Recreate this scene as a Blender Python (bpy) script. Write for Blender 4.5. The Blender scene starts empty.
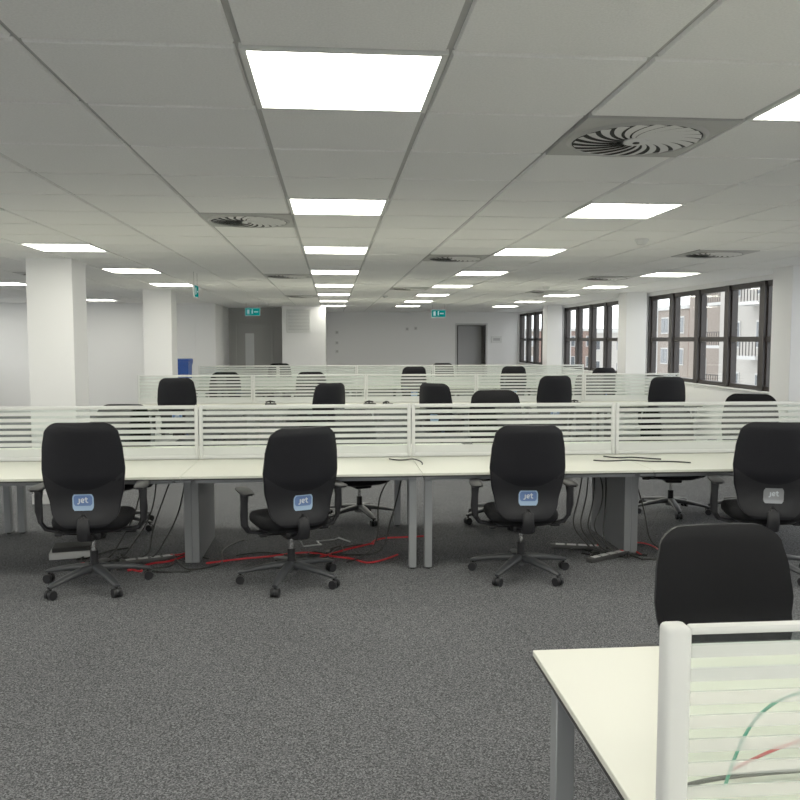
import bpy, bmesh, math, random
from mathutils import Vector, Matrix
random.seed(4)
scene = bpy.context.scene
CEIL = 2.50

# ---------------------------------------------------------------- materials
MATS = {}
def mat(name, col, rough=0.5, metal=0.0, spec=0.5, noise=None, bump=None):
    if name in MATS: return MATS[name]
    m = bpy.data.materials.new(name); m.use_nodes = True
    nt = m.node_tree; b = nt.nodes['Principled BSDF']
    b.inputs['Base Color'].default_value = (*col, 1)
    b.inputs['Roughness'].default_value = rough
    b.inputs['Metallic'].default_value = metal
    b.inputs['Specular IOR Level'].default_value = spec
    if noise or bump:
        tc = nt.nodes.new('ShaderNodeTexCoord')
    if noise:
        sc, amt = noise
        n = nt.nodes.new('ShaderNodeTexNoise'); n.inputs['Scale'].default_value = sc
        n.inputs['Detail'].default_value = 4
        nt.links.new(tc.outputs['Object'], n.inputs['Vector'])
        r = nt.nodes.new('ShaderNodeValToRGB')
        r.color_ramp.elements[0].position = 0.3; r.color_ramp.elements[1].position = 0.7
        r.color_ramp.elements[0].color = (*[c*(1-amt) for c in col], 1)
        r.color_ramp.elements[1].color = (*[min(1, c*(1+amt)) for c in col], 1)
        nt.links.new(n.outputs['Fac'], r.inputs['Fac'])
        nt.links.new(r.outputs['Color'], b.inputs['Base Color'])
    if bump:
        sc, st = bump
        n = nt.nodes.new('ShaderNodeTexNoise'); n.inputs['Scale'].default_value = sc
        nt.links.new(tc.outputs['Object'], n.inputs['Vector'])
        bp = nt.nodes.new('ShaderNodeBump'); bp.inputs['Strength'].default_value = st
        bp.inputs['Distance'].default_value = 0.01
        nt.links.new(n.outputs['Fac'], bp.inputs['Height'])
        nt.links.new(bp.outputs['Normal'], b.inputs['Normal'])
    MATS[name] = m
    return m

def emit(name, col, s):
    m = bpy.data.materials.new(name); m.use_nodes = True
    nt = m.node_tree; nt.nodes.clear()
    e = nt.nodes.new('ShaderNodeEmission'); o = nt.nodes.new('ShaderNodeOutputMaterial')
    e.inputs[0].default_value = (*col, 1); e.inputs[1].default_value = s
    nt.links.new(e.outputs[0], o.inputs[0]); MATS[name] = m
    return m

def glassy(name, tcol, transp, gloss_col=(1, 1, 1), other='GLOSSY'):
    m = bpy.data.materials.new(name); m.use_nodes = True
    nt = m.node_tree; nt.nodes.clear()
    o = nt.nodes.new('ShaderNodeOutputMaterial')
    t = nt.nodes.new('ShaderNodeBsdfTransparent'); t.inputs[0].default_value = (*tcol, 1)
    mx = nt.nodes.new('ShaderNodeMixShader'); mx.inputs[0].default_value = 1-transp
    if other == 'GLOSSY':
        g = nt.nodes.new('ShaderNodeBsdfGlossy'); g.inputs['Roughness'].default_value = 0.03
        g.inputs['Color'].default_value = (*gloss_col, 1)
        out = g.outputs[0]
    else:
        d = nt.nodes.new('ShaderNodeBsdfDiffuse'); d.inputs[0].default_value = (*gloss_col, 1)
        tr = nt.nodes.new('ShaderNodeBsdfTranslucent'); tr.inputs[0].default_value = (*gloss_col, 1)
        m2 = nt.nodes.new('ShaderNodeMixShader'); m2.inputs[0].default_value = 0.35
        nt.links.new(d.outputs[0], m2.inputs[1]); nt.links.new(tr.outputs[0], m2.inputs[2])
        out = m2.outputs[0]
    nt.links.new(t.outputs[0], mx.inputs[1]); nt.links.new(out, mx.inputs[2])
    nt.links.new(mx.outputs[0], o.inputs[0]); MATS[name] = m
    return m

def carpet():
    m = bpy.data.materials.new('carpet'); m.use_nodes = True
    nt = m.node_tree; b = nt.nodes['Principled BSDF']
    b.inputs['Roughness'].default_value = 0.95; b.inputs['Specular IOR Level'].default_value = 0.1
    tc = nt.nodes.new('ShaderNodeTexCoord')
    n = nt.nodes.new('ShaderNodeTexNoise'); n.inputs['Scale'].default_value = 105
    n.inputs['Detail'].default_value = 5; n.inputs['Roughness'].default_value = 0.85
    n2 = nt.nodes.new('ShaderNodeTexNoise'); n2.inputs['Scale'].default_value = 1.3
    n3 = nt.nodes.new('ShaderNodeTexVoronoi'); n3.inputs['Scale'].default_value = 190
    for k in (n, n2, n3): nt.links.new(tc.outputs['Object'], k.inputs['Vector'])
    ad = nt.nodes.new('ShaderNodeMath'); ad.operation = 'MULTIPLY_ADD'; ad.inputs[1].default_value = 0.24
    sx = nt.nodes.new('ShaderNodeSeparateColor')
    nt.links.new(n3.outputs['Color'], sx.inputs[0]); nt.links.new(sx.outputs[0], ad.inputs[0]); nt.links.new(n.outputs['Fac'], ad.inputs[2])
    r = nt.nodes.new('ShaderNodeValToRGB')
    e = r.color_ramp.elements
    e[0].position = 0.47; e[0].color = (0.026, 0.0268, 0.0295, 1)
    e[1].position = 0.8; e[1].color = (0.225, 0.228, 0.242, 1)
    x = e.new(0.61); x.color = (0.07, 0.0715, 0.077, 1)
    nt.links.new(ad.outputs[0], r.inputs['Fac'])
    r2 = nt.nodes.new('ShaderNodeValToRGB')
    r2.color_ramp.elements[0].color = (0.88, 0.88, 0.88, 1); r2.color_ramp.elements[1].color = (1.08, 1.08, 1.08, 1)
    nt.links.new(n2.outputs['Fac'], r2.inputs['Fac'])
    mx = nt.nodes.new('ShaderNodeMix'); mx.data_type = 'RGBA'; mx.blend_type = 'MULTIPLY'
    mx.inputs[0].default_value = 1
    nt.links.new(r.outputs['Color'], mx.inputs[6]); nt.links.new(r2.outputs['Color'], mx.inputs[7])
    nt.links.new(mx.outputs[2], b.inputs['Base Color'])
    MATS['carpet'] = m
    return m

def brick():
    m = bpy.data.materials.new('brick'); m.use_nodes = True
    nt = m.node_tree; b = nt.nodes['Principled BSDF']; b.inputs['Roughness'].default_value = 0.9
    tc = nt.nodes.new('ShaderNodeTexCoord'); mp = nt.nodes.new('ShaderNodeMapping')
    mp.inputs['Rotation'].default_value = (math.radians(90), 0, math.radians(90))
    t = nt.nodes.new('ShaderNodeTexBrick'); t.inputs['Scale'].default_value = 2
    t.inputs['Color1'].default_value = (0.22, 0.12, 0.09, 1); t.inputs['Color2'].default_value = (0.16, 0.09, 0.07, 1)
    t.inputs['Mortar'].default_value = (0.25, 0.21, 0.18, 1)
    nt.links.new(tc.outputs['Object'], mp.inputs[0]); nt.links.new(mp.outputs[0], t.inputs[0])
    nt.links.new(t.outputs[0], b.inputs['Base Color']); MATS['brick'] = m
    return m

carpet(); brick()
WALL = mat('wall_paint', (0.80, 0.80, 0.795), 0.7, bump=(60, 0.05))
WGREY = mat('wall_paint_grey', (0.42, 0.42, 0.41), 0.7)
TILE = mat('ceiling_tile', (0.90, 0.90, 0.89), 0.9, spec=0.1, noise=(140, 0.05), bump=(160, 0.2))
GRID = mat('ceiling_grid', (0.42, 0.42, 0.42), 0.5)
DESKW = mat('desk_laminate', (0.70, 0.70, 0.61), 0.35)
EDGE = mat('desk_edge_black', (0.015, 0.015, 0.015), 0.5)
SILV = mat('leg_grey', (0.26, 0.27, 0.28), 0.45, 0.3)
RISER = mat('riser_grey', (0.19, 0.195, 0.205), 0.5, 0.1)
RAILW = mat('screen_rail_white', (0.68, 0.69, 0.67), 0.35)
FAB = mat('chair_fabric', (0.0058, 0.0058, 0.007), 0.85, spec=0.15, bump=(900, 0.15))
SHELL = mat('chair_shell', (0.0058, 0.0058, 0.008), 0.5, spec=0.2)
PLAS = mat('chair_plastic', (0.010, 0.010, 0.012), 0.5, spec=0.28)
BASEG = mat('chair_base_grey', (0.025, 0.027, 0.031), 0.45)
CHRO = mat('gas_lift_steel', (0.5, 0.5, 0.5), 0.25, 0.9)
LBLUE = mat('label_blue', (0.10, 0.18, 0.42), 0.4)
LSIL = mat('label_silver', (0.36, 0.37, 0.39), 0.3, 0.6)
LWHT = mat('label_white', (0.7, 0.75, 0.8), 0.4)
LPALE = mat('label_pale', (0.33, 0.48, 0.68), 0.4)
FRAME = mat('window_frame_dark', (0.015, 0.010, 0.009), 0.5)
DARK = mat('dark_void', (0.012, 0.012, 0.012), 0.8)
DIFF = mat('diffuser_metal', (0.40, 0.40, 0.39), 0.4, 0.4)
DIFW = mat('diffuser_blade', (0.72, 0.72, 0.71), 0.4)
CABLE = mat('cable_black', (0.01, 0.01, 0.01), 0.5)
CRED = mat('cable_red', (0.5, 0.012, 0.02), 0.5)
CGRN = mat('cable_green', (0.01, 0.3, 0.19), 0.5)
BASEB = mat('baseboard_paint', (0.55, 0.55, 0.55), 0.6)
LIGHT = emit('panel_light', (1.0, 0.98, 0.85), 16)
CLEAR = glassy('screen_clear', (0.93, 0.97, 0.95), 0.92)
FROST = glassy('screen_frost', (1, 1, 1), 0.18, (0.77, 0.79, 0.77), 'D')
FROST2 = glassy('screen_frost_light', (1, 1, 1), 0.68, (0.78, 0.80, 0.78), 'D')
WGLASS = glassy('window_glass', (0.97, 0.98, 0.98), 0.95)

# ---------------------------------------------------------------- mesh builder
class B:
    def __init__(self): self.bm = bmesh.new(); self.mats = []
    def mi(self, m):
        if m not in self.mats: self.mats.append(m)
        return self.mats.index(m)
    def merge(self, t, m, smooth=False, M=None):
        i = self.mi(m)
        for f in t.faces: f.material_index = i; f.smooth = smooth
        if M: bmesh.ops.transform(t, matrix=M, verts=t.verts)
        me = bpy.data.meshes.new('t'); t.to_mesh(me); t.free()
        self.bm.from_mesh(me); bpy.data.meshes.remove(me)
    def box(self, a, b, m, bevel=0, seg=2, M=None):
        a = Vector(a); b = Vector(b)
        c = (a+b)/2; s = b-a
        if not bevel and M is None:
            i = self.mi(m)
            vs = [self.bm.verts.new((x, y, z)) for z in (a.z, b.z) for y in (a.y, b.y) for x in (a.x, b.x)]
            for q in ((0, 2, 3, 1), (4, 5, 7, 6), (0, 1, 5, 4), (2, 6, 7, 3), (0, 4, 6, 2), (1, 3, 7, 5)):
                f = self.bm.faces.new([vs[k] for k in q]); f.material_index = i
            return
        t = bmesh.new()
        bmesh.ops.create_cube(t, size=1, matrix=Matrix.Translation(c) @ Matrix.Diagonal((*[abs(v) for v in s], 1)))
        if bevel: bmesh.ops.bevel(t, geom=t.edges[:], offset=bevel, segments=seg, affect='EDGES', profile=0.5)
        self.merge(t, m, bool(bevel) and seg > 1, M)
    def cyl(self, p0, p1, r0, m, r1=None, n=20):
        r1 = r0 if r1 is None else r1
        p0 = Vector(p0); p1 = Vector(p1); d = p1-p0
        t = bmesh.new()
        M = Matrix.Translation((p0+p1)/2) @ d.to_track_quat('Z', 'Y').to_matrix().to_4x4()
        bmesh.ops.create_cone(t, cap_ends=True, segments=n, radius1=r0, radius2=r1, depth=d.length, matrix=M)
        i = self.mi(m)
        for f in t.faces: f.material_index = i; f.smooth = len(f.verts) == 4
        me = bpy.data.meshes.new('t'); t.to_mesh(me); t.free()
        self.bm.from_mesh(me); bpy.data.meshes.remove(me)
    def sphere(self, c, r, m, sc=(1, 1, 1), n=16):
        t = bmesh.new()
        bmesh.ops.create_uvsphere(t, u_segments=n, v_segments=n//2+2, radius=r,
                                  matrix=Matrix.Translation(c) @ Matrix.Diagonal((*sc, 1)))
        self.merge(t, m, True)
    def sweep(self, pts, rx, ry, m, n=10, p=2.0, ref=(0, 0, 1)):
        pts = [Vector(q) for q in pts]; N = len(pts)
        rx = rx if isinstance(rx, (list, tuple)) else [rx]*N
        ry = ry if isinstance(ry, (list, tuple)) else [ry]*N
        t = bmesh.new(); rings = []
        for i, q in enumerate(pts):
            T = (pts[min(i+1, N-1)]-pts[max(i-1, 0)]).normalized()
            R = Vector(ref)
            if abs(T.dot(R)) > 0.97: R = Vector((0, 1, 0)) if abs(T.y) < .9 else Vector((1, 0, 0))
            S = T.cross(R).normalized(); Nn = S.cross(T).normalized()
            ring = []
            for k in range(n):
                a = 2*math.pi*(k+.5)/n; c, s = math.cos(a), math.sin(a)
                cx = math.copysign(abs(c)**(2/p), c); sy = math.copysign(abs(s)**(2/p), s)
                ring.append(t.verts.new(q+S*rx[i]*cx+Nn*ry[i]*sy))
            rings.append(ring)
        for i in range(N-1):
            for k in range(n):
                t.faces.new([rings[i][k], rings[i][(k+1) % n], rings[i+1][(k+1) % n], rings[i+1][k]])
        t.faces.new(rings[0][::-1]); t.faces.new(rings[-1])
        bmesh.ops.recalc_face_normals(t, faces=t.faces[:])
        self.merge(t, m, True)
    def grid_surf(self, rows, m, closed=False):
        t = bmesh.new(); V = [[t.verts.new(p) for p in r] for r in rows]
        nn = len(rows[0])
        for i in range(len(rows)-1):
            for j in range(nn if closed else nn-1):
                t.faces.new([V[i][j], V[i][(j+1) % nn], V[i+1][(j+1) % nn], V[i+1][j]])
        if closed:
            t.faces.new(V[0][::-1]); t.faces.new(V[-1])
        bmesh.ops.recalc_face_normals(t, faces=t.faces[:])
        self.merge(t, m, True)
    def mesh(self, name, sharp=True):
        me = bpy.data.meshes.new(name); self.bm.to_mesh(me); self.bm.free()
        for m in self.mats: me.materials.append(m)
        if sharp:
            try: me.set_sharp_from_angle(angle=math.radians(40))
            except Exception: pass
        return me
    def obj(self, name, loc=(0, 0, 0), rz=0, sharp=True):
        o = bpy.data.objects.new(name, self.mesh(name, sharp)); scene.collection.objects.link(o)
        o.location = loc; o.rotation_euler = (0, 0, rz)
        return o

def inst(name, me, loc, rz=0, sc=(1, 1, 1)):
    o = bpy.data.objects.new(name, me); scene.collection.objects.link(o)
    o.location = loc; o.rotation_euler = (0, 0, rz); o.scale = sc
    return o

# ---------------------------------------------------------------- room shell
XL, XR, YN, YF = -8.0, 5.5, -3.0, 23.4
b = B(); b.box((XL-.2, YN-.2, -.2), (XR+.25, YF+.2, 0), MATS['carpet']); b.obj('floor')

gx = [0.342+.6*k for k in range(-15, 10)]; gy = [2.34+.6*k for k in range(-10, 37)]
light_c = [(x, y) for x in (.042, 1.842, 4.242, -2.358, -4.758, -7.158)
           for y in (-2.16, .24, 2.64, 5.04, 7.44, 9.84, 12.24, 14.64, 17.04, 19.44)]  # out-of-view panel ahead on the right is added for illumination
light_c = [c for c in light_c if not (c[0] == 4.242 and c[1] in (7.44,)) and not (c[1] > 14 and c[0] == -2.358) and not (c[1] > 18 and c[0] < -.1)]  # back panels of the two leftmost columns are added to brighten the far walls
diff_c = [(1.242, 3.24), (-.558, 5.64), (1.242, 8.04), (-.558, 10.44), (3.642, 7.44), (3.642, 10.44), (1.242, 12.84), (-.558, 15.24), (3.642, 13.44), (-3.558, 5.64), (-3.558, 10.44)]
def occupied(x, y):
    return any(abs(x-c[0]) < .2 and abs(y-c[1]) < .2 for c in light_c+diff_c)
b = B()
b.box((XL-.2, YN-.2, CEIL+.012), (XR+.25, YF+.2, CEIL+.2), GRID)
for i in range(len(gx)-1):
    for j in range(len(gy)-1):
        x0, x1, y0, y1 = gx[i], gx[i+1], gy[j], gy[j+1]
        if occupied((x0+x1)/2, (y0+y1)/2): continue
        x0 = max(x0, XL); x1 = min(x1, XR); y0 = max(y0, YN); y1 = min(y1, YF)
        if x1-x0 < .05 or y1-y0 < .05: continue
        g = .009; h = .005
        m = b.mi(TILE)
        lo = [(x0+g+h, y0+g+h), (x1-g-h, y0+g+h), (x1-g-h, y1-g-h), (x0+g+h, y1-g-h)]
        hi = [(x0+g, y0+g), (x1-g, y0+g), (x1-g, y1-g), (x0+g, y1-g)]
        dz = random.uniform(-.001, .001)
        L = [b.bm.verts.new((*p, CEIL+dz)) for p in lo]; H = [b.bm.verts.new((*p, CEIL+.013)) for p in hi]
        f = b.bm.faces.new(L[::-1]); f.material_index = m
        for k in range(4):
            f = b.bm.faces.new([L[k], L[(k+1) % 4], H[(k+1) % 4], H[k]]); f.material_index = m
b.obj('ceiling')

def light_mesh():
    b = B()
    for a, c in (((-.298, -.298), (.298, -.279)), ((-.298, .279), (.298, .298)), ((-.298, -.279), (-.279, .279)), ((.279, -.279), (.298, .279))):
        b.box((*a, -.004), (*c, .012), RAILW)
    b.box((-.279, -.279, .002), (.279, .279, .012), LIGHT)
    return b.mesh('ceiling_light_panel')
lm = light_mesh()
for c in light_c: inst('ceiling_light_panel', lm, (c[0], c[1], CEIL))

def diffuser_mesh():
    b = B()
    b.box((-.297, -.297, -.005), (.297, .297, .012), DIFF, .002, 1)
    b.cyl((0, 0, -.009), (0, 0, -.004), .258, DARK, n=48)
    n = 22
    for k in range(n):
        a0 = 2*math.pi*k/n; rows = []
        for i in range(9):
            u = i/8
            r = .05+.2*u; a = a0+.6*u
            w = .0045+.0185*u
            c, s = math.cos(a), math.sin(a); p = Vector((c*r, s*r, 0)); tn = Vector((-s, c, 0))
            rows.append([p+tn*w+Vector((0, 0, -.0145)), p-tn*w+Vector((0, 0, -.0105))])
        b.grid_surf(rows, DIFW)
    b.cyl((0, 0, -.018), (0, 0, -.009), .05, DIFW, n=24)
    b.cyl((0, 0, -.021), (0, 0, -.018), .014, DARK, n=12)
    rows = []
    for k in range(49):
        a = 2*math.pi*k/48; c, s = math.cos(a), math.sin(a)
        rows.append([(c*.256, s*.256, -.006), (c*.26, s*.26, -.014), (c*.268, s*.268, -.015), (c*.28, s*.28, -.005)])
    b.grid_surf(rows, DIFF)
    return b.mesh('ceiling_swirl_diffuser')
dm = diffuser_mesh()
for c in diff_c: inst('ceiling_swirl_diffuser', dm, (c[0], c[1], CEIL), random.choice((0, math.pi/2)))

# walls
SILL, HEAD = 1.0, 2.44
def wall_with_bays(name, axis, p0, p1, lo, hi, bays):
    b = B()
    def bx(s0, s1, z0, z1):
        if axis == 'Y': b.box((p0, s0, z0), (p1, s1, z1), WALL)
        else: b.box((s0, p0, z0), (s1, p1, z1), WALL)
    bx(lo, hi, 0, SILL); bx(lo, hi, HEAD, CEIL+.01)
    prev = lo
    for a, c in bays: bx(prev, a, SILL, HEAD); prev = c
    bx(prev, hi, SILL, HEAD)
    b.obj(name)
rbays = [(-.9, 3.5), (4.1, 8.6), (9.0, 13.65), (14.0, 18.75), (19.1, 23.3)]
added_lbays = [(-.9, 3.5), (4.1, 8.5), (9.05, 13.5), (14.05, 18.1)]  # window bays added on the unseen left wall to let daylight in
added_nbays = [(-7.2, -3.4), (-2.6, 1.2), (1.8, 5.2)]  # bays behind the camera, also added to brighten the room
wall_with_bays('wall_right', 'Y', XR, XR+.2, YN, YF, rbays)
wall_with_bays('wall_left', 'Y', XL-.2, XL, YN, YF, added_lbays)
wall_with_bays('wall_near', 'X', YN-.2, YN, XL-.2, XR+.2, added_nbays)
b = B(); b.box((XL, 18.45, 0), (-3.06, 18.65, CEIL+.01), WALL)
b.box((-2.78, 18.9, 0), (-2.62, 20.8, CEIL+.01), WALL); b.obj('wall_back_left')
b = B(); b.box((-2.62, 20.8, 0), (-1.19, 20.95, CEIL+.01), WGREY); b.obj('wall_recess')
b = B(); b.box((-1.19, 19.5, 0), (-.15, YF, CEIL+.01), WALL); b.obj('wall_riser_box')
DX0, DX1, DZ = 3.67, 4.53, 2.12
b = B()
b.box((-.15, YF, 0), (DX0, YF+.15, CEIL+.01), WALL); b.box((DX1, YF, 0), (XR+.2, YF+.15, CEIL+.01), WALL)
b.box((DX0, YF, DZ), (DX1, YF+.15, CEIL+.01), WALL)
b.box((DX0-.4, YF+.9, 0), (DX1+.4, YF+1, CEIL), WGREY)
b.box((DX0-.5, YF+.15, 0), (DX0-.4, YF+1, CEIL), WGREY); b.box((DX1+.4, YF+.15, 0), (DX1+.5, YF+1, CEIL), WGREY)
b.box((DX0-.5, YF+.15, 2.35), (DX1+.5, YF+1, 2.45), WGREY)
b.box((DX0-.5, YF+.15, -.1), (DX1+.5, YF+1, 0), MATS['carpet'])
b.obj('wall_far')
b = B()
DG = mat('door_trim', (0.5, 0.5, 0.5), .5)
b.box((DX0-.05, YF-.02, 0), (DX0, YF+.15, DZ), DG); b.box((DX1, YF-.02, 0), (DX1+.05, YF+.15, DZ), DG)
b.box((DX0-.05, YF-.02, DZ), (DX1+.05, YF+.15, DZ+.05), DG); b.obj('trim_1')
# door standing ajar inside the opening
b = B(); b.box((0, 0, .005), (.04, .8, 2.1), mat('door_leaf_grey', (.3, .3, .3), .5), .003, 1)
b.box((-.03, .7, 1.0), (.0, .74, 1.1), CHRO); b.obj('door_2', (DX0+.03, YF+.12, 0), math.radians(-70))
# recess door
b = B(); DM = mat('door_leaf', (0.36, 0.36, 0.35), .5)
x0, x1, yd = -2.42, -1.55, 20.75
b.box((x0, yd, 0.005), (x1, 20.798, 2.08), DM, .003, 1)
b.box((x0-.05, yd-.02, 0), (x0, 20.798, 2.13), WGREY); b.box((x1, yd-.02, 0), (x1+.05, 20.798, 2.13), WGREY)
b.box((x0-.05, yd-.02, 2.08), (x1+.05, 20.798, 2.13), WGREY)
b.box((-2.2, yd-.012, .95), (-1.98, yd-.001, 1.85), mat('door_vision', (.7, .72, .72), .1))
b.box((-1.68, yd-.05, .98), (-1.6, yd-.001, 1.01), CHRO)
b.obj('door_1')
b = B()
b.box((-1.08, 19.47, 1.86), (-.5, 19.5, 2.42), RAILW, .004, 1)
b.box((-1.04, 19.463, 1.9), (-.54, 19.469, 2.38), GRID)
for k in range(14): b.box((-1.04, 19.452, 1.905+k*.034), (-.54, 19.464, 1.925+k*.034), RAILW)
b.obj('wall_vent_grille')

WI = [0]
def window(a, c, M):
    """window in local coords: wall inner face at x=0, outside +x, running along y"""
    WI[0] += 1
    b = B(); n = 5 if c-a > 4 else 4
    X0, X1 = .05, .13
    b.box((X0, a, SILL), (X1, c, SILL+.08), FRAME); b.box((X0, a, HEAD-.07), (X1, c, HEAD), FRAME)
    st = (c-a)/n
    for k in range(n+1):
        y = a+k*st; w = .06 if 0 < k < n else .05
        b.box((X0-.03, max(a, y-w), SILL), (X1+.03, min(c, y+w), HEAD), FRAME)
    zt = 1.69
    for k in range(n):
        ya, yb = a+k*st+.06, a+(k+1)*st-.06
        b.box((X0, ya, zt-.035), (X1, yb, zt+.035), FRAME)
        for (z0, z1) in ((SILL+.08, zt-.035), (zt+.035, HEAD-.07)):
            b.box((X0+.01, ya, z0), (X1-.01, ya+.03, z1), FRAME); b.box((X0+.01, yb-.03, z0), (X1-.01, yb, z1), FRAME)
        b.box((X0+.035, ya, SILL+.08), (X0+.041, yb, HEAD-.07), WGLASS)
    b.box((-.04, a+.01, SILL+.001), (.05, c-.01, SILL+.022), RAILW, .004, 1)
    o = b.obj('window_%d' % WI[0]); o.matrix_world = M
for a, c in rbays: window(a, c, Matrix.Translation((XR, 0, 0)))
for a, c in added_lbays: window(-c, -a, Matrix.Translation((XL, 0, 0)) @ Matrix.Rotation(math.pi, 4, 'Z'))
for a, c in added_nbays: window(a, c, Matrix.Translation((0, YN, 0)) @ Matrix.Rotation(-math.pi/2, 4, 'Z'))

# columns
def column(x0, x1, y0, y1):
    b = B(); b.box((x0, y0, 0), (x1, y1, CEIL+.012), WALL, .004, 1)
    b.box((x0-.012, y0-.012, 0), (x1+.012, y1+.012, .1), BASEB, .002, 1)
    b.obj('column')
for y in (3.4, 8.4, 13.4, 18.4): column(-3.06, -2.61, y, y+.46)
for y in (3.5, 8.5, 13.5, 18.6): column(5.07, 5.43, y, y+.4)
b = B(); b.box((XL, 18.435, 0), (-3.08, 18.45, .1), BASEB); b.obj('baseboard_left')
b = B(); b.box((-.15, YF-.015, 0), (DX0-.06, YF, .1), BASEB); b.box((DX1+.06, YF-.015, 0), (XR, YF, .1), BASEB); b.obj('baseboard_far')
b = B(); b.box((XR-.015, YN, 0), (XR, YF-.02, .1), BASEB); b.obj('baseboard_right')

# ---------------------------------------------------------------- desks
def bench(x0, x1, yc, left='frame', right='frame', d=.80, name='bench_desk'):
    b = B(); g = .02; w = x1-x0
    for s in (-1, 1):
        ya, yb = sorted((yc+s*g, yc+s*(g+d)))
        b.box((x0+.002, ya, .702), (x1-.002, yb, .712), EDGE)
        b.box((x0+.002, ya, .712), (x1-.002, yb, .73), DESKW, .002, 1)
        yq = yc+s*(g+d-.17)
        b.box((x0+.08, yq-.02, .655), (x1-.08, yq+.02, .702), SILV)
        yq = yc+s*.18
        b.box((x0+.08, yq-.02, .655), (x1-.08, yq+.02, .702), SILV)
    b.box((x0+.15, yc-.12, .56), (x1-.15, yc+.12, .575), RISER)
    b.box((x0+.15, yc-.125, .56), (x1-.15, yc-.115, .65), RISER)
    b.box((x0+.15, yc+.115, .56), (x1-.15, yc+.125, .65), RISER)
    for side, kind in ((x0, left), (x1, right)):
        sg = 1 if side == x0 else -1
        xa, xb = sorted((side+sg*.03, side+sg*.085))
        if kind == 'frame':
            for s in (-1, 1):
                yq = yc+s*(d+g-.14)
                b.box((xa, yq-.03, .012), (xb, yq+.03, .655), SILV, .003, 1)
                b.cyl(((xa+xb)/2, yq, 0), ((xa+xb)/2, yq, .014), .02, EDGE, n=12)
            b.box((xa, yc-d+.1, .655), (xb, yc+d-.1, .702), SILV)
        elif kind == 'panel':
            xa, xb = sorted((side, side+sg*.055))
            b.box((xa, yc-.4, 0), (xb, yc+.4, .702), RISER, .003, 1)
            b.box((xa, yc-d+.1, .665), (xb, yc+d-.1, .702), SILV)
    return b.obj(name)

def screen(x0, x1, yc, z0=.732, z1=1.165):
    b = B(); x0 += .003; x1 -= .003; pw = .028
    for xa in (x0, x1-pw):
        b.box((xa, yc-.017, z0), (xa+pw, yc+.017, z1), RAILW, .008, 2)
    b.box((x0+pw, yc-.014, z1-.03), (x1-pw, yc+.014, z1-.003), RAILW, .008, 2)
    b.box((x0+pw, yc-.014, z0), (x1-pw, yc+.014, z0+.03), RAILW, .006, 2)
    z = z1-.03; t = .003; k = 0
    while z > z0+.031:
        h = .021 if k % 2 == 0 else .027
        za = max(z-h, z0+.03)
        if za-z0 < .11 and k % 2 == 1: za = z0+.03
        b.box((x0+pw, yc-t, za), (x1-pw, yc+t, z), CLEAR if k % 2 == 0 else FROST)
        z = za; k += 1
    return b.obj('desk_divider_screen')

def row(xs, yc, kinds):
    for i in range(len(xs)-1):
        bench(xs[i], xs[i+1], yc, *kinds[i]); screen(xs[i], xs[i+1], yc)
row([-4.45, -2.755, -1.06, .64, 2.345, 4.05], 6.45, [('panel', 'frame'), ('frame', 'panel'), ('panel', 'frame'), ('frame', 'panel'), ('panel', 'frame')])
row([-2.87, -1.18, .51, 2.20, 3.89, 5.42], 12.1, [('frame', 'panel'), ('panel', 'frame'), ('frame', 'panel'), ('panel', 'frame'), ('frame', 'frame')])
row([-2.7, -1.1, .5, 2.1, 3.7, 5.3], 16.5, [('frame', 'panel'), ('panel', 'frame'), ('frame', 'panel'), ('panel', 'frame'), ('frame', 'frame')])
# foreground bench
bench(.607, 2.31, 1.435, 'frame', 'panel', d=.895)
o = B()
x0, x1, yc, z0, z1 = .623, 2.31, 1.435, .732, 1.142
o.box((x0, yc-.024, z0), (x0+.05, yc+.024, z1), RAILW, .012, 3)
o.box((x1-.05, yc-.024, z0), (x1, yc+.024, z1), RAILW, .012, 3)
o.box((x0+.05, yc-.012, z1-.02), (x1-.05, yc+.012, z1-.003), RAILW, .006, 2)
o.box((x0+.05, yc-.012, z0), (x1-.05, yc+.012, z0+.04), RAILW, .006, 2)
z = z1-.02; k = 0
while z > z0+.041:
    za = max(z-(.021 if k % 2 == 0 else .026), z0+.04)
    o.box((x0+.05, yc-.003, za), (x1-.05, yc+.003, z), CLEAR if k % 2 == 0 else (FROST if z > 1.02 else FROST2)); z = za; k += 1
o.obj('desk_divider_screen')

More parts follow.
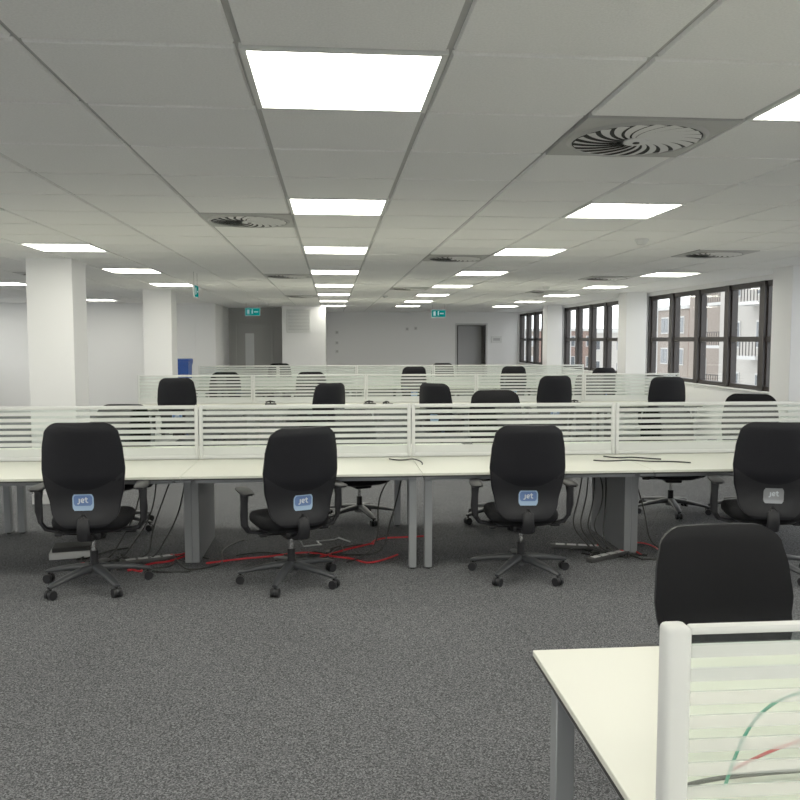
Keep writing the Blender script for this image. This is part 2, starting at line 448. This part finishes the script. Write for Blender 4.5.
# ---------------------------------------------------------------- chairs
def lerp_tab(tab, t):
    for (a, va), (c, vc) in zip(tab, tab[1:]):
        if t <= c:
            u = (t-a)/(c-a); u = u*u*(3-2*u)*.5+u*.5
            return va+(vc-va)*u
    return tab[-1][1]
def chair_mesh(label, pale=True):
    b = B()
    z0, h = .445, .68; rt, rb = .075, .10
    def W(t):
        w = lerp_tab([(0, .195), (.2, .222), (.38, .25), (.55, .262), (.75, .252), (.9, .232), (1, .212)], t)
        dz = (1-t)*h
        if dz < rt: w += -rt+math.sqrt(max(0, rt*rt-(rt-dz)**2))
        dz = t*h
        if dz < rb: w += -rb+math.sqrt(max(0, rb*rb-(rb-dz)**2))
        return w
    def yc(t): return -.245+.03*math.sin(min(t/.45, 1)*math.pi)-.075*max(0, t-.3)**1.2
    ts = [.5-.5*math.cos(math.pi*i/30) for i in range(31)]; ss = [math.sin(math.pi/2*(-1+2*j/14)) for j in range(15)]
    front = []; back = []
    for t in ts:
        w = W(t); fr = []; bk = []
        for s in ss:
            x = s*w; cv = .75*x*x
            edge = (1-abs(s)**3)*min(1, math.sqrt(max(0, min(t, 1-t))*h/.05+.001))
            fr.append((x, yc(t)+cv+.006+.024*edge, z0+t*h)); bk.append((x, yc(t)+cv-.006-.02*edge, z0+t*h))
        front.append(fr); back.append(bk)
    b.grid_surf(front, FAB); b.grid_surf([r[::-1] for r in back], SHELL)
    rimf = front[0][:]+[r[-1] for r in front[1:]]+front[-1][::-1][1:]+[r[0] for r in front[::-1][1:]]
    rimb = back[0][:]+[r[-1] for r in back[1:]]+back[-1][::-1][1:]+[r[0] for r in back[::-1][1:]]
    b.grid_surf([[a, c] for a, c in zip(rimf, rimb)], PLAS)
    # plastic cover on lower shell back, curved upper seam running to the sides
    rows = []
    for i in range(15):
        u = i/14; r = []
        for j in range(15):
            s = -1+2*j/14
            ttop = .36+.16*abs(s)**2.2
            t = .03+(ttop-.03)*u; x = s*W(t)*.965
            e = (1-abs(s)**3)*min(1, math.sqrt(t*h/.05+.001))
            r.append((x, yc(t)+.75*x*x-.0085-.02*e-.002*math.sin(math.pi*min(1, u*1.0)), z0+t*h))
        rows.append(r)
    b.grid_surf(rows, PLAS)
    # label
    lz0, lz1, lw = .56, .665, .066
    def lab(z0_, z1_, lw_, m_, off):
        rows = []
        for i in range(9):
            z = z0_+(z1_-z0_)*i/8; t = (z-z0)/h; e = min(i, 8-i)
            w = lw_-(.012 if e == 0 else .003 if e == 1 else 0)
            rows.append([(s*w, yc(t)+.75*(s*w)**2-off, z) for s in [-1+2*j/8 for j in range(9)]])
        b.grid_surf(rows, m_)
    lab(lz0, lz1, lw, LPALE if pale else label, .0365)
    lab(lz0+.03, lz1-.006, lw-.008, label, .0375)
    def stroke(pts):
        q = [(x, yc((z-z0)/h)+.75*x*x-.0395, z) for x, z in pts]
        b.sweep(q, .0038, .0015, LWHT, n=6, ref=(0, 1, 0))
    zc = .625
    stroke([(-.022, zc+.012), (-.022, zc-.014), (-.027, zc-.021), (-.034, zc-.02)])
    stroke([(-.010, zc-.004), (.006, zc), (.006, zc+.008), (-.002, zc+.011), (-.01, zc+.006), (-.01, zc-.008), (-.002, zc-.013), (.006, zc-.01)])
    stroke([(.02, zc+.02), (.02, zc-.008), (.025, zc-.013), (.032, zc-.012)]); stroke([(.012, zc+.01), (.03, zc+.01)])
    # seat cushion
    rows = []
    for (z, sc) in ((.405, .80), (.412, .92), (.43, .985), (.455, 1.0), (.475, .985), (.488, .94), (.495, .85), (.497, .5)):
        r = []
        for k in range(36):
            a = 2*math.pi*k/36; c, s = math.cos(a), math.sin(a)
            x = math.copysign(abs(c)**.55, c)*.255*sc; y = math.copysign(abs(s)**.55, s)*.245*sc+.045
            r.append((x, y, z-(.02*max(0, (y-.15)/.14)**2 if z > .45 else 0)))
        rows.append(r)
    b.grid_surf(rows, FAB, closed=True)
    rows = []
    for (z, sc) in ((.385, .6), (.388, .8), (.4, .88), (.412, .9)):
        rows.append([(math.copysign(abs(math.cos(a))**.6, math.cos(a))*.25*sc, math.copysign(abs(math.sin(a))**.6, math.sin(a))*.24*sc+.04, z) for a in [2*math.pi*k/30 for k in range(30)]])
    b.grid_surf(rows, PLAS, closed=True)
    b.box((-.08, -.13, .335), (.08, .12, .39), PLAS, .015)
    b.sweep([(0, -.05, .36), (0, -.17, .355), (0, -.245, .375), (0, -.268, .43), (0, -.258, .50), (0, -.24, .56)], [.05, .05, .045, .04, .038, .03], [.016, .018, .02, .02, .014, .008], PLAS, n=12, p=3)
    b.cyl((.08, .02, .362), (.24, .02, .362), .007, PLAS, n=8); b.box((.21, 0, .352), (.28, .04, .372), PLAS, .006)
    b.cyl((-.08, -.04, .362), (-.2, -.04, .362), .007, PLAS, n=8); b.box((-.24, -.06, .352), (-.19, -.02, .372), PLAS, .006)
    # arms
    for s in (-1, 1):
        b.sweep([(s*.14, 0, .385), (s*.24, 0, .38), (s*.305, -.01, .395), (s*.335, -.02, .44), (s*.342, -.03, .52), (s*.34, -.035, .60), (s*.337, -.03, .66)],
                [.035, .035, .034, .03, .027, .025, .03], [.014, .014, .015, .015, .013, .013, .013], PLAS, n=12, p=3)
        b.sweep([(s*.335, -.14, .672), (s*.335, -.12, .675), (s*.33, .0, .678), (s*.322, .10, .678), (s*.32, .125, .674)],
                [.025, .042, .047, .042, .026], [.007, .013, .015, .013, .007], PLAS, n=16, p=3)
    # gas lift
    b.cyl((0, 0, .09), (0, 0, .24), .027, PLAS); b.cyl((0, 0, .24), (0, 0, .335), .015, CHRO)
    b.cyl((0, 0, .075), (0, 0, .14), .05, BASEG, r1=.038)
    for k in range(5):
        a = 2*math.pi*k/5+.3; c, s = math.cos(a), math.sin(a)
        def P(r, z): return (c*r, s*r, z)
        b.sweep([P(.03, .125), P(.13, .12), P(.24, .104), P(.335, .085), P(.365, .078)], [.036, .034, .03, .024, .017], [.028, .022, .017, .013, .009], BASEG, n=12, p=3)
        b.cyl(P(.35, .05), P(.35, .08), .009, PLAS, n=8)
        tx, ty = -s, c
        ox, oy = c*.352, s*.352
        for q in (-1, 1):
            b.cyl((ox+tx*q*.007, oy+ty*q*.007, .03), (ox+tx*q*.028, oy+ty*q*.028, .03), .03, PLAS, n=20)
        b.cyl((ox-tx*.022, oy-ty*.022, .036), (ox+tx*.022, oy+ty*.022, .036), .021, BASEG, n=14)
    return b.mesh('office_chair')
CH = {'b': chair_mesh(LBLUE), 's': chair_mesh(LSIL, False)}
def chair(x, y, deg, kind='b', sz=1.0, sx=1.0):
    inst('office_chair', CH[kind], (x, y, 0), math.radians(deg), (sx, 1, sz))
chair(-1.63, 5.54, 3, sz=1.025); chair(-.29, 5.52, 22, sz=.985); chair(1.345, 5.56, -3, sz=.985); chair(3.08, 5.44, -14, 's', sz=1.0)
chair(-1.93, 7.25, 176, sz=.97); chair(1.56, 7.25, 183, sz=1.07); chair(4.0, 7.35, 150, sz=1.02)
for x, d, s in ((-2.12, 4, 1.04), (-.15, 30, .97), (1.57, -35, .96), (3.12, 5, 1.05), (4.83, -12, 1.03)): chair(x, 11.3, d, sz=s)
chair(.25, 7.45, 200, sz=.9); chair(3.3, 7.5, 170, sz=.9)
for x, d in ((-1.75, 175), (-.3, 190)): chair(x, 12.95, d, sz=1.03)
chair(4.3, 12.95, 170, sz=.98)
for x, d in ((1.55, 10), (3.58, -5)): chair(x, 15.72, d, sz=1.04)
chair(5.0, 14.75, 10, sz=1.04)
for x, d in ((-1.14, 180), (2.43, 175)): chair(x, 17.4, d, sz=1.04)
chair(1.465, 2.60, 183, sz=.872, sx=1.05)

# ---------------------------------------------------------------- cables & floor clutter
def cable(pts, m, r=.004, name='power_cable'):
    cu = bpy.data.curves.new(name, 'CURVE'); cu.dimensions = '3D'; cu.bevel_depth = r; cu.bevel_resolution = 2
    sp = cu.splines.new('NURBS'); sp.points.add(len(pts)-1)
    for p, q in zip(sp.points, pts): p.co = (*q, 1)
    sp.use_endpoint_u = True; sp.order_u = 4; sp.resolution_u = 8
    cu.materials.append(m); o = bpy.data.objects.new(name, cu); scene.collection.objects.link(o)
def floor_cable(x, y, m, n=9, sp=.25, dx=.1, r=.006):
    pts = []
    for i in range(n):
        pts.append((x, y, r+.002)); x += dx+random.uniform(-sp, sp)*.5; y += random.uniform(-sp, sp)
        y = min(6.7, max(5.8, y))
    cable(pts, m, r)
for k in range(3): floor_cable(-2.0+.2*k, 6.0, CRED, dx=.08, sp=.35, r=.007)
floor_cable(-.95, 6.0, CRED, dx=.13, sp=.35, r=.007); floor_cable(-.1, 6.1, CRED, dx=.07, n=8, sp=.4, r=.007)
for k in range(5): floor_cable(-1.9+.16*k, 6.1, CABLE, dx=.05, sp=.35)
floor_cable(-.75, 6.2, CABLE, dx=.1, sp=.35); floor_cable(-.2, 6.2, CABLE, dx=.05)
for k in range(4): floor_cable(1.95+.1*k, 6.05, CABLE, dx=.03, n=8)
floor_cable(2.4, 5.95, CRED, dx=.08, n=5)
cable([(.55, 6.35, .56), (.5, 6.2, .4), (.42, 6.15, .2), (.4, 6.1, .03), (.2, 6.1, .006), (-.1, 6.25, .006), (-.3, 6.1, .006)], CABLE, .007)
cable([(.45, 6.35, .56), (.33, 6.2, .45), (.38, 6.1, .2), (.3, 6.05, .02), (.1, 5.95, .006)], CABLE, .006)
for k in range(5):
    x = 2.24-.05*k; e = random.uniform(-.06, .06)
    cable([(x, 6.35, .57), (x-.03-.03*k+e, 6.1, .4), (x-.16-e, 6.08, .22), (x-.08+e, 6.02, .08), (x-.02, 6.0, .01), (x+.1*k, 5.95, .006)], CABLE, .006)
cable([(2.42, 6.2, .57), (2.5, 6.1, .3), (2.45, 6.05, .08), (2.6, 6.0, .006), (2.8, 6.1, .006)], CABLE, .006)
for k in range(4):
    x = -1.17-.11*k; e = random.uniform(-.08, .08)
    cable([(x, 6.4, .57), (x-.05+e, 6.2, .35), (x-.12, 6.15, .15), (x-.1-e, 6.1, .05), (x-.25, 6.1, .006), (x-.5, 6.25-.1*k, .006)], CABLE, .006)
cable([(2.05, 6.1, .735), (2.15, 6.0, .737), (2.3, 6.05, .75), (2.45, 5.95, .737), (2.65, 6.0, .737), (2.75, 5.9, .737)], CABLE, .006)
cable([(2.2, 6.3, .735), (2.3, 6.15, .737), (2.35, 6.2, .75), (2.5, 6.15, .737), (2.6, 6.1, .737)], CABLE, .006)
cable([(.45, 6.3, .737), (.55, 6.15, .737), (.62, 6.2, .77), (.7, 6.1, .737), (.68, 6.0, .737)], CABLE, .006)
# foreground cables looping above the desk
cable([(.82, 1.56, .735), (.84, 1.55, .83), (.88, 1.55, .91), (.98, 1.56, .945), (1.12, 1.58, .935), (1.4, 1.64, .90), (1.9, 1.75, .736)], CGRN, .0035)
cable([(.86, 1.62, .736), (.93, 1.6, .79), (1.05, 1.58, .84), (1.2, 1.6, .85), (1.4, 1.65, .80), (1.8, 1.72, .736)], CRED, .0035)
cable([(.72, 1.56, .74), (.85, 1.62, .745), (1.1, 1.58, .74), (1.5, 1.66, .74)], CABLE, .005)
def power_strip(x, y, z, rz):
    b = B(); b.box((-.2, -.03, 0), (.2, .03, .035), mat('strip_black', (.03, .03, .03), .5), .006)
    for k in range(4):
        b.box((-.16+.09*k, -.022, .034), (-.09+.09*k, .022, .037), mat('strip_socket', (.5, .5, .5), .5))
    b.box((.165, -.012, .034), (.185, .012, .041), CRED)
    b.obj('power_strip', (x, y, z), math.radians(rz))
power_strip(-1.4, 6.1, 0, 20); power_strip(1.95, 6.2, 0, -15); power_strip(2.1, 5.9, 0, 30)
b = B(); b.box((-.16, -.11, 0), (.16, .11, .05), mat('carton_grey', (.42, .42, .42), .7), .004, 1)
b.box((-.14, -.09, .05), (.14, .09, .085), DARK, .004, 1); b.obj('docking_box', (-2.03, 6.35, 0), .2)
b = B()
b.sweep([(-.22, 0, .05), (-.2, 0, .006), (-.05, 0, .006), (-.05, .12, .006), (.1, .12, .006), (.1, 0, .05), (.2, 0, .006)], .012, .005, SILV, n=8)
b.obj('cable_bracket', (-.05, 6.5, 0), .3)
for x, y in ((.55, 11.7), (.8, 11.6), (2.3, 11.7), (-.9, 11.8), (3.6, 11.6)):
    b = B(); b.box((-.08, -.05, 0), (.08, .05, .025), SHELL, .006); b.sweep([(-.07, .02, .04), (0, .02, .055), (.07, .02, .04)], .015, .012, SHELL, n=8)
    b.sweep([(0, .02, .02), (0, .02, .05)], .012, .012, SHELL, n=8)
    b.obj('desk_phone', (x, y, .7305), random.random())

# blue bin beside column
b = B(); BLU = mat('bin_blue', (.008, .06, .32), .5)
b.grid_surf([[(s*.15*k, c*.2*k, z) for s, c in ((-1, -1), (1, -1), (1, 1), (-1, 1))] for z, k in ((0, .8), (.7, .92), (1.16, 1), (1.17, 1.06), (1.22, 1.06))], BLU, closed=True)
b.box((-.165, -.22, 1.22), (.165, .22, 1.27), BLU, .02); b.sweep([(-.15, .21, 1.2), (-.15, .27, 1.25), (.15, .27, 1.25), (.15, .21, 1.2)], .015, .015, BLU, n=8)
b.obj('recycling_bin', (-2.68, 14.6, 0), 0).scale = (1, 1, 1.06)
# ---------------------------------------------------------------- signs etc
def exit_sign(x, y, z, rz, k=1.0):
    b = B(); EG = emit('exit_green', (.0, .13, .12), 1.0) if 'exit_green' not in MATS else MATS['exit_green']
    b.box((-.17, -.012, -.09), (.17, .012, .09), RAILW, .004, 1)
    for s in (-1, 1):
        y0, y1 = sorted((s*.0125, s*.0135)); b.box((-.16, y0, -.08), (.16, y1, .08), EG)
        y0, y1 = sorted((s*.0138, s*.0145))
        b.box((-.12, y0, -.05), (-.07, y1, .05), LWHT); b.box((.03, y0, -.01), (.12, y1, .012), LWHT)
        b.box((-.02, y0, -.04), (.005, y1, .03), LWHT); b.sphere((-.005, s*.0142, .045), .014, LWHT, (1, .1, 1), 8)
    for s in (-1, 1): b.cyl((s*.14, 0, .09), (s*.14, 0, (CEIL-z)/k), .003, CHRO, n=6)
    o = b.obj('exit_sign', (x, y, z), rz); o.scale = (k, k, k)
exit_sign(-1.74, 18, 2.3, 0); exit_sign(2.47, 18.5, 2.29, 0); exit_sign(-1.65, 10, 2.27, math.radians(90), .85)
for x, y in ((2.52, 6.4), (1.0, 14.9), (3.3, 12.2)):
    b = B(); b.cyl((0, 0, -.018), (0, 0, 0), .055, RAILW); b.cyl((0, 0, -.045), (0, 0, -.018), .035, RAILW, r1=.05)
    b.obj('smoke_detector', (x, y, CEIL-.001))
b = B(); b.box((-.16, -.03, -.1), (.16, 0, .1), RAILW, .005, 1); b.box((-.1, -.034, -.04), (.1, -.029, .04), GRID)
b.obj('wall_thermostat', (4.85, YF, 1.7))
for x, z in ((.15, 1.9), (.15, 1.6), (.15, 1.35), (2.2, 2.0), (2.45, 2.02)):
    b = B(); b.box((-.05, -.008, -.05), (.05, 0, .05), RAILW, .002, 1); b.box((-.03, -.011, -.03), (.03, -.007, .03), GRID); b.obj('wall_switch', (x, YF, z))

# ---------------------------------------------------------------- exterior
GZ = -12
b = B(); b.box((-200, -200, GZ-.3), (260, 260, GZ), mat('asphalt', (.4, .41, .4), .9)); b.obj('ground')
WG = mat('ext_window_glass', (.07, .085, .10), .15); WF = mat('ext_white_frame', (.55, .55, .54), .6)
CL = mat('ext_render_cream', (.42, .40, .37), .8)
def building(x0, x1, y0, y1, top, m, fh=3.0, pitch=3.2, balcony=False, name='apartment_building'):
    b = B(); b.box((x0, y0, GZ), (x1, y1, top), m)
    b.box((x0-.2, y0-.2, top), (x1+.2, y1+.2, top+.35), WF)
    z = top-fh
    while z > GZ:
        n = int((y1-y0)/pitch)
        for k in range(n):
            y = y0+(k+.5)*(y1-y0)/n
            b.box((x0-.06, y-.85, z+.7), (x0, y+.85, z+2.3), WF)
            b.box((x0-.09, y-.75, z+.8), (x0-.05, y-.05, z+2.2), WG); b.box((x0-.09, y+.05, z+.8), (x0-.05, y+.75, z+2.2), WG)
            if balcony and k % 2 == 0:
                b.box((x0-1.3, y-1.4, z+.1), (x0, y+1.4, z+.3), WF)
                for q in range(9): b.box((x0-1.3, y-1.4+q*.34, z+.3), (x0-1.26, y-1.36+q*.34, z+1.2), FRAME)
                b.box((x0-1.32, y-1.4, z+1.2), (x0-1.24, y+1.4, z+1.26), FRAME)
        n = max(1, int((x1-x0)/pitch))
        for k in range(n):
            x = x0+(k+.5)*(x1-x0)/n
            b.box((x-.85, y0-.06, z+.7), (x+.85, y0, z+2.3), WF); b.box((x-.75, y0-.09, z+.8), (x+.75, y0-.05, z+2.2), WG)
        z -= fh
    b.obj(name)
building(24, 38, 34, 48, 9.5, CL, balcony=True)
building(28, 40, 52, 61, 7.0, MATS['brick'], balcony=True)
building(33, 46, 72, 86, 4.6, MATS['brick'])
building(36, 50, 96, 108, 2.6, CL)
building(30, 50, 116, 128, 3.0, MATS['brick'])
building(30, 60, 140, 155, 2.4, CL)
building(20, 34, 8, 28, 7, MATS['brick'])

# ---------------------------------------------------------------- world + camera
w = bpy.data.worlds.new('World'); scene.world = w; w.use_nodes = True
bg = w.node_tree.nodes['Background']; bg.inputs[0].default_value = (.96, .98, 1, 1); bg.inputs[1].default_value = 2.7

cam = bpy.data.cameras.new('camera'); co = bpy.data.objects.new('camera', cam); scene.collection.objects.link(co)
cam.sensor_width = 36; cam.sensor_fit = 'HORIZONTAL'; cam.lens = 36.0
co.location = (0, 0, 1.68)
co.rotation_euler = (math.radians(90-4.29), 0, math.radians(-4.86))
scene.camera = co
scene.view_settings.view_transform = 'Standard'
scene.view_settings.look = 'None'
scene.view_settings.gamma = 1.25
